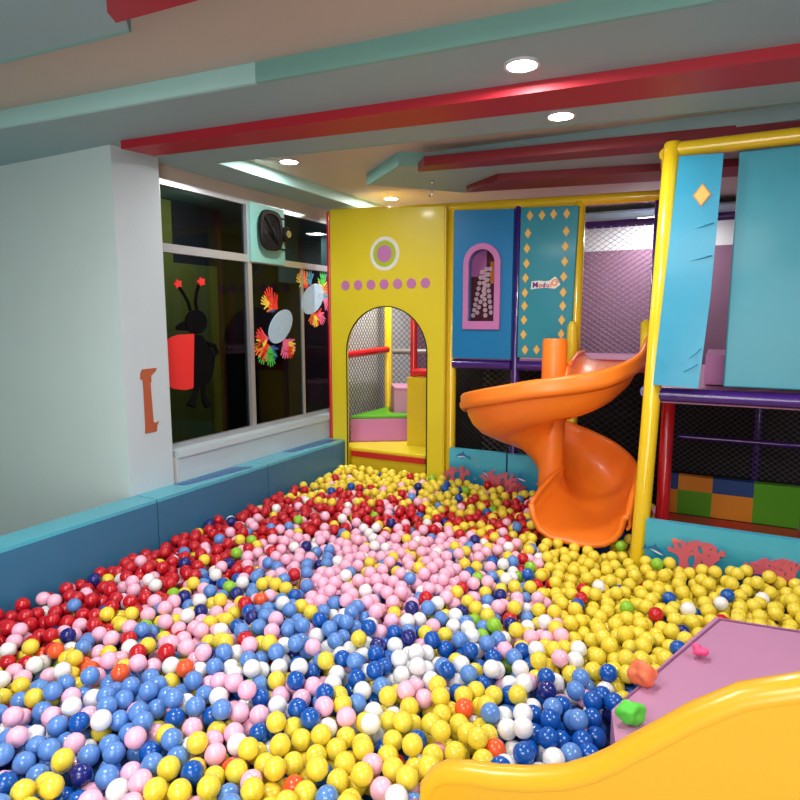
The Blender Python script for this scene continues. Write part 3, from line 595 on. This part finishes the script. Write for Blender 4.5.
ZN = [zone(*a[:2], 1, **a[2]) for a in (
 (300,470,YEL),(350,475,YEL),(400,478,YEL),(440,488,YEL),(480,492,YEL),(335,483,YEL),(380,492,RYL),(430,500,RYL),(470,505,RYL),(510,505,RYL),(300,485,RYL),
 (270,498,RED),(310,500,RED),(350,503,RED),(390,510,RED),(240,510,RED),(215,525,RED),(260,522,RED),(300,520,RED),(340,520,RED),(180,540,RED),(210,550,RED),(150,552,RED),(130,568,RED),(160,570,RED),(105,590,RED),(130,590,RED),(240,538,RED),(420,515,RED),(20,610,RED),(60,600,RED),(540,512,RYL),(500,520,RYL),(465,522,RYL),
 (320,540,PNK),(360,535,PNK),(400,535,PNK),(440,535,PNK),(300,560,PNK),(350,560,PNK),(400,560,PNK),(440,560,PNK),(330,585,PNK),(380,590,PNK),(430,590,PNK),(280,545,PNK),(475,560,PKW),(480,590,PNK),(410,610,PNK),(460,610,PKW),
 (510,545,MIX),(520,570,MIX),(500,600,MIX),(530,600,PKW),(540,625,PKW),(490,630,PKW),
 (560,540,YEL),(600,550,YEL),(570,570,YEL),(620,570,YEL),(660,570,YEL),(600,600,YEL),(650,600,YEL),(570,610,YEL),(620,630,YEL),(680,610,YEL),(560,640,YEL),(600,655,YEL),(640,650,YEL),(720,600,YEL),(760,620,YEL),(720,580,YEL),(550,590,YEL),(580,665,YE2),
 (180,600,MIX),(220,590,MIX),(260,570,MIX),(150,620,MIX),(110,620,MIX),(200,620,MIX),(250,600,MIX),(290,590,MIX),(130,640,MIX),(40,650,MIX),(170,645,MIX),(240,620,MIX),(300,610,PER),(215,645,MIX),
 (340,620,PER),(330,635,PER),(190,665,PER),(160,680,PER),(130,700,PER),(110,720,PER),(180,700,PER),(120,745,PER),(60,720,PER),(160,720,PER),(30,760,PER),
 (230,670,PKW),(260,650,MIX),(270,690,PKW),(200,730,PKW),(240,715,PKW),(200,690,PKW),
 (370,640,BLW),(400,640,BLW),(420,660,BLW),(390,670,BLW),(350,660,BLW),(310,670,BLW),(290,700,BLW),(320,700,BLW),(340,710,BLW),(450,670,BLW),(470,655,BLW),(510,650,BLW),(520,680,BLW),(500,700,BLW),(480,690,YE2),(540,660,BLW),(280,660,BLW),(250,690,BLW),(440,640,BLW),
 (370,700,YE2),(410,700,YE2),(440,710,YE2),(400,740,YE2),(350,740,YE2),(300,740,YE2),(250,750,YE2),(200,750,YE2),(220,780,YE2),(300,780,YE2),(360,780,YE2),(410,785,YE2),(450,740,YE2),(480,740,YE2),(170,780,YE2),(520,740,BLW),(120,785,PKW),
 (560,700,BLU),(590,700,BLU),(610,690,BLU),(570,725,BLU),(545,715,BLU),(600,715,BLU),(60,790,YE2))]
zkd = KDTree(len(ZN))
for i, z in enumerate(ZN): zkd.insert((z[0], z[1], 0), i)
zkd.balance()
def colour_at(x, y):
    d = math.hypot(x, y); j = .02+.012*d
    _, i, _ = zkd.find((x+random.gauss(0, j), y+random.gauss(0, j), 0)); mix = ZN[i][3]
    return random.choices(list(mix), list(mix.values()))[0]
def inside(x, y):
    if not (-2.5685 < x < .9 and .25 < y < 4.02): return False
    if x > -.275 and y > 3.07: return False
    if math.hypot(x-CX, y-CY) < .105: return False
    if -.885 < x < (-.325 if y > 3.4 else -.43) and 3.195 < y < 4.02: return False
    if math.hypot(x+.30, y-PRY) < .07: return False
    if x > -.575 and y < 1.215: return False
    if x > -.24 and y < 2.5:
        # mat outline
        if y < 1.74: return x < -.10-.112*(y-1.22)/.52-.04
        return x < -.212+.262*(y-1.74)/.71-.048
    return True
def base(x, y):
    h = ZS-R_-.035
    h += .018*math.sin(2.1*x+.6)*math.cos(1.7*y+.3)+.010*math.sin(5.3*x-2*y)
    h += .03*math.exp(-((y-4.02)/.25)**2) if x < -.3 else .03*math.exp(-((y-3.05)/.2)**2)
    return h
cell = DIA; grid = {}; balls = []
def rest_z(x, y):
    z = base(x, y)-.5*DIA; gx, gy = int(x//cell), int(y//cell)
    for a in (-1, 0, 1):
        for b in (-1, 0, 1):
            for (bx_, by_, bz_) in grid.get((gx+a, gy+b), ()):
                d2 = (x-bx_)**2+(y-by_)**2
                if d2 < DIA*DIA: z = max(z, bz_+math.sqrt(DIA*DIA-d2))
    return z
area_ = 3.4*3.7; target_layers = 2.05
N = int(area_/(DIA*DIA*.866)*1.62)
for k in range(N):
    best = None
    for q in range(12):
        x, y = random.uniform(-2.5685, .9), random.uniform(.25, 4.02)
        if not inside(x, y): continue
        z = rest_z(x, y); e = z-base(x, y)
        if best is None or e < best[0]: best = (e, x, y, z)
    if best is None: continue
    # settle: small downhill moves
    _, x, y, z = best
    for q in range(8):
        a = random.uniform(0, 2*PI); r = .014 if q < 4 else .006; x2, y2 = x+r*math.cos(a), y+r*math.sin(a)
        if inside(x2, y2):
            z2 = rest_z(x2, y2)
            if z2-base(x2, y2) < z-base(x, y): x, y, z = x2, y2, z2
    if z-base(x, y) > .055: continue
    grid.setdefault((int(x//cell), int(y//cell)), []).append((x, y, z)); balls.append((x, y, z))
for x, y in ((-.385,3.215),(-.365,3.26),(-.40,3.25),(-.355,3.31),(-.375,3.19),(-.385,3.24)):
    z = rest_z(x, y)
    if z < base(x, y)+.09: grid.setdefault((int(x//cell), int(y//cell)), []).append((x, y, z)); balls.append((x, y, z))
cols = [colour_at(b[0], b[1]) for b in balls]
print('balls', len(balls))
# which show largest: circles painted into a depth buffer, after the near slide and mat
bm = bmesh.new()
bpy.context.view_layer.update(); dg = bpy.context.evaluated_depsgraph_get()
trees = []
for o_ in (ysl, mt, sl):
    for ch in o_.children:
        trees.append(BVHTree.FromObject(ch, dg))
W = 800; zb = np.full((W, W), 1e9); idb = np.full((W, W), -1, int)
pj = [proj(b) for b in balls]
for i, (px, py, d) in enumerate(pj):
    r = FPX*R_/d
    if px < 96-r or px > 704+r or py < -r or py > W+r or d < .1: continue
    x0, x1, y0, y1 = max(0, int(px-r)), min(W-1, int(px+r)+1), max(0, int(py-r)), min(W-1, int(py+r)+1)
    yy, xx = np.mgrid[y0:y1+1, x0:x1+1]; q = ((xx-px)**2+(yy-py)**2)/(r*r); dep = d-R_*np.sqrt(np.clip(1-q, 0, 1))
    m_ = (q < 1) & (dep < zb[y0:y1+1, x0:x1+1]); zb[y0:y1+1, x0:x1+1][m_] = dep[m_]; idb[y0:y1+1, x0:x1+1][m_] = i
cnt = np.bincount(idb[idb >= 0], minlength=len(balls))
order = list(np.argsort(-cnt)); chosen = []
for i in order:
    if len(chosen) >= 300 or cnt[i] < 20: break
    P = Vector(balls[i]); dvec = P-EYE; L = dvec.length
    if any(t_.ray_cast(EYE, dvec.normalized(), L-R_)[0] is not None for t_ in trees): continue
    chosen.append(int(i))
print('individual', len(chosen), 'smallest px', cnt[chosen[-1]])
# neighbours in view tell one ball from the next
kd = KDTree(len(balls))
for i, b in enumerate(balls): kd.insert(b, i)
kd.balance()
CN = dict(yellow='yellow', pink='pink', red='red', white='white', blue='cobalt', periwinkle='periwinkle', navy='navy', lime='lime', orange='orange')
SH = CN
srcmesh = {}
for n_ in names:
    b = bmesh.new(); bmesh.ops.create_uvsphere(b, u_segments=32, v_segments=18, radius=R_); me = bpy.data.meshes.new('ball_'+n_); b.to_mesh(me); b.free()
    for p in me.polygons: p.use_smooth = True
    me.materials.append(M['ball_'+n_]); srcmesh[n_] = me
mid = {}
def where(x, y):
    px, py, _ = proj((x, y, ZS))
    if px > 515: return 'by yellow slide rim'
    if px < 235: return 'in near left corner'
    return 'in nearest rows'
seen = set(i for i in np.unique(idb) if i >= 0)
labs = {}
for i in chosen:
    near = sorted(((math.dist(pj[i][:2], pj[j][:2]), j) for (_, j, _) in kd.find_n(balls[i], 14) if j != i and j in seen and cnt[j] > 60))[:4]
    cs = {}
    for _, j in near: cs[cols[j]] = cs.get(cols[j], 0)+1
    num = {1: 'one', 2: 'two', 3: 'three', 4: 'four'}
    ph = ' and '.join('%s %s' % (num[v], SH[k]) for k, v in sorted(cs.items(), key=lambda t_: -t_[1])[:2])
    labs[i] = '%s ball %s touching %s.' % (CN[cols[i]], where(balls[i][0], balls[i][1]), ph)
dupn = {}
for i in chosen: dupn.setdefault(labs[i], []).append(i)
for lb_, L in dupn.items():
    if len(L) == 2:
        a, b = sorted(L, key=lambda i: pj[i][1]); labs[a] = lb_.replace('.', ', farther of two'); labs[b] = lb_.replace('.', ', nearer of two')
    elif len(L) == 3:
        a, b, c = sorted(L, key=lambda i: pj[i][1])
        for i, s_ in ((a, 'farthest'), (b, 'middle'), (c, 'nearest')): labs[i] = lb_.replace('.', ', %s of three' % s_)
for i in chosen:
    o_ = bpy.data.objects.new('plastic_ball', srcmesh[cols[i]]); o_.location = balls[i]; C.objects.link(o_)
    tag(o_, labs[i].rstrip('.'), 'ball', 'plastic balls in the nearest part of the ball pit')
# all the others: one mesh
ico = bmesh.new(); bmesh.ops.create_icosphere(ico, subdivisions=3, radius=R_)
tv3 = np.array([v.co for v in ico.verts]); ico.verts.ensure_lookup_table(); tf3 = np.array([[v.index for v in f.verts] for f in ico.faces]); ico.free()
ico = bmesh.new(); bmesh.ops.create_icosphere(ico, subdivisions=2, radius=R_)
tv2 = np.array([v.co for v in ico.verts]); tf2 = np.array([[v.index for v in f.verts] for f in ico.faces]); ico.free()
ch = set(chosen); V, Fc, Mi, off = [], [], [], 0
for i, b in enumerate(balls):
    if i in ch: continue
    tv, tf = (tv3, tf3) if (b[1] < 2.3 and cnt[i] > 0) else (tv2, tf2)
    V.append(tv+np.array(b)); Fc.append(tf+off); Mi.append(np.full(len(tf), ci[cols[i]])); off += len(tv)
V = np.concatenate(V); Fc = np.concatenate(Fc); Mi = np.concatenate(Mi)
me = bpy.data.meshes.new('plastic_balls'); me.vertices.add(len(V)); me.vertices.foreach_set('co', V.ravel()); nf = len(Fc)
me.loops.add(nf*3); me.loops.foreach_set('vertex_index', Fc.ravel().astype(np.int32)); me.polygons.add(nf)
me.polygons.foreach_set('loop_start', np.arange(0, nf*3, 3, dtype=np.int32)); me.polygons.foreach_set('material_index', Mi.astype(np.int32)); me.polygons.foreach_set('use_smooth', np.ones(nf, bool))
for n_ in names: me.materials.append(M['ball_'+n_])
me.update(); me.validate()
so = bpy.data.objects.new('plastic_balls', me); C.objects.link(so)
tag(so, 'multicoloured plastic balls filling the ball pit behind and beneath its nearest rows', 'balls', kind='stuff')
# padded floor beneath the balls so no gap shows
S('trim_30', bx((-2.6,.0,0),(.95,3.1,.30)), 'mat_blue'); S('trim_31', bx((-2.58,3.1,0),(-.4,4.04,.30)), 'mat_blue')

sc.view_settings.view_transform = 'Standard'; sc.view_settings.look = 'None'; sc.view_settings.exposure = .15; sc.view_settings.gamma = 1
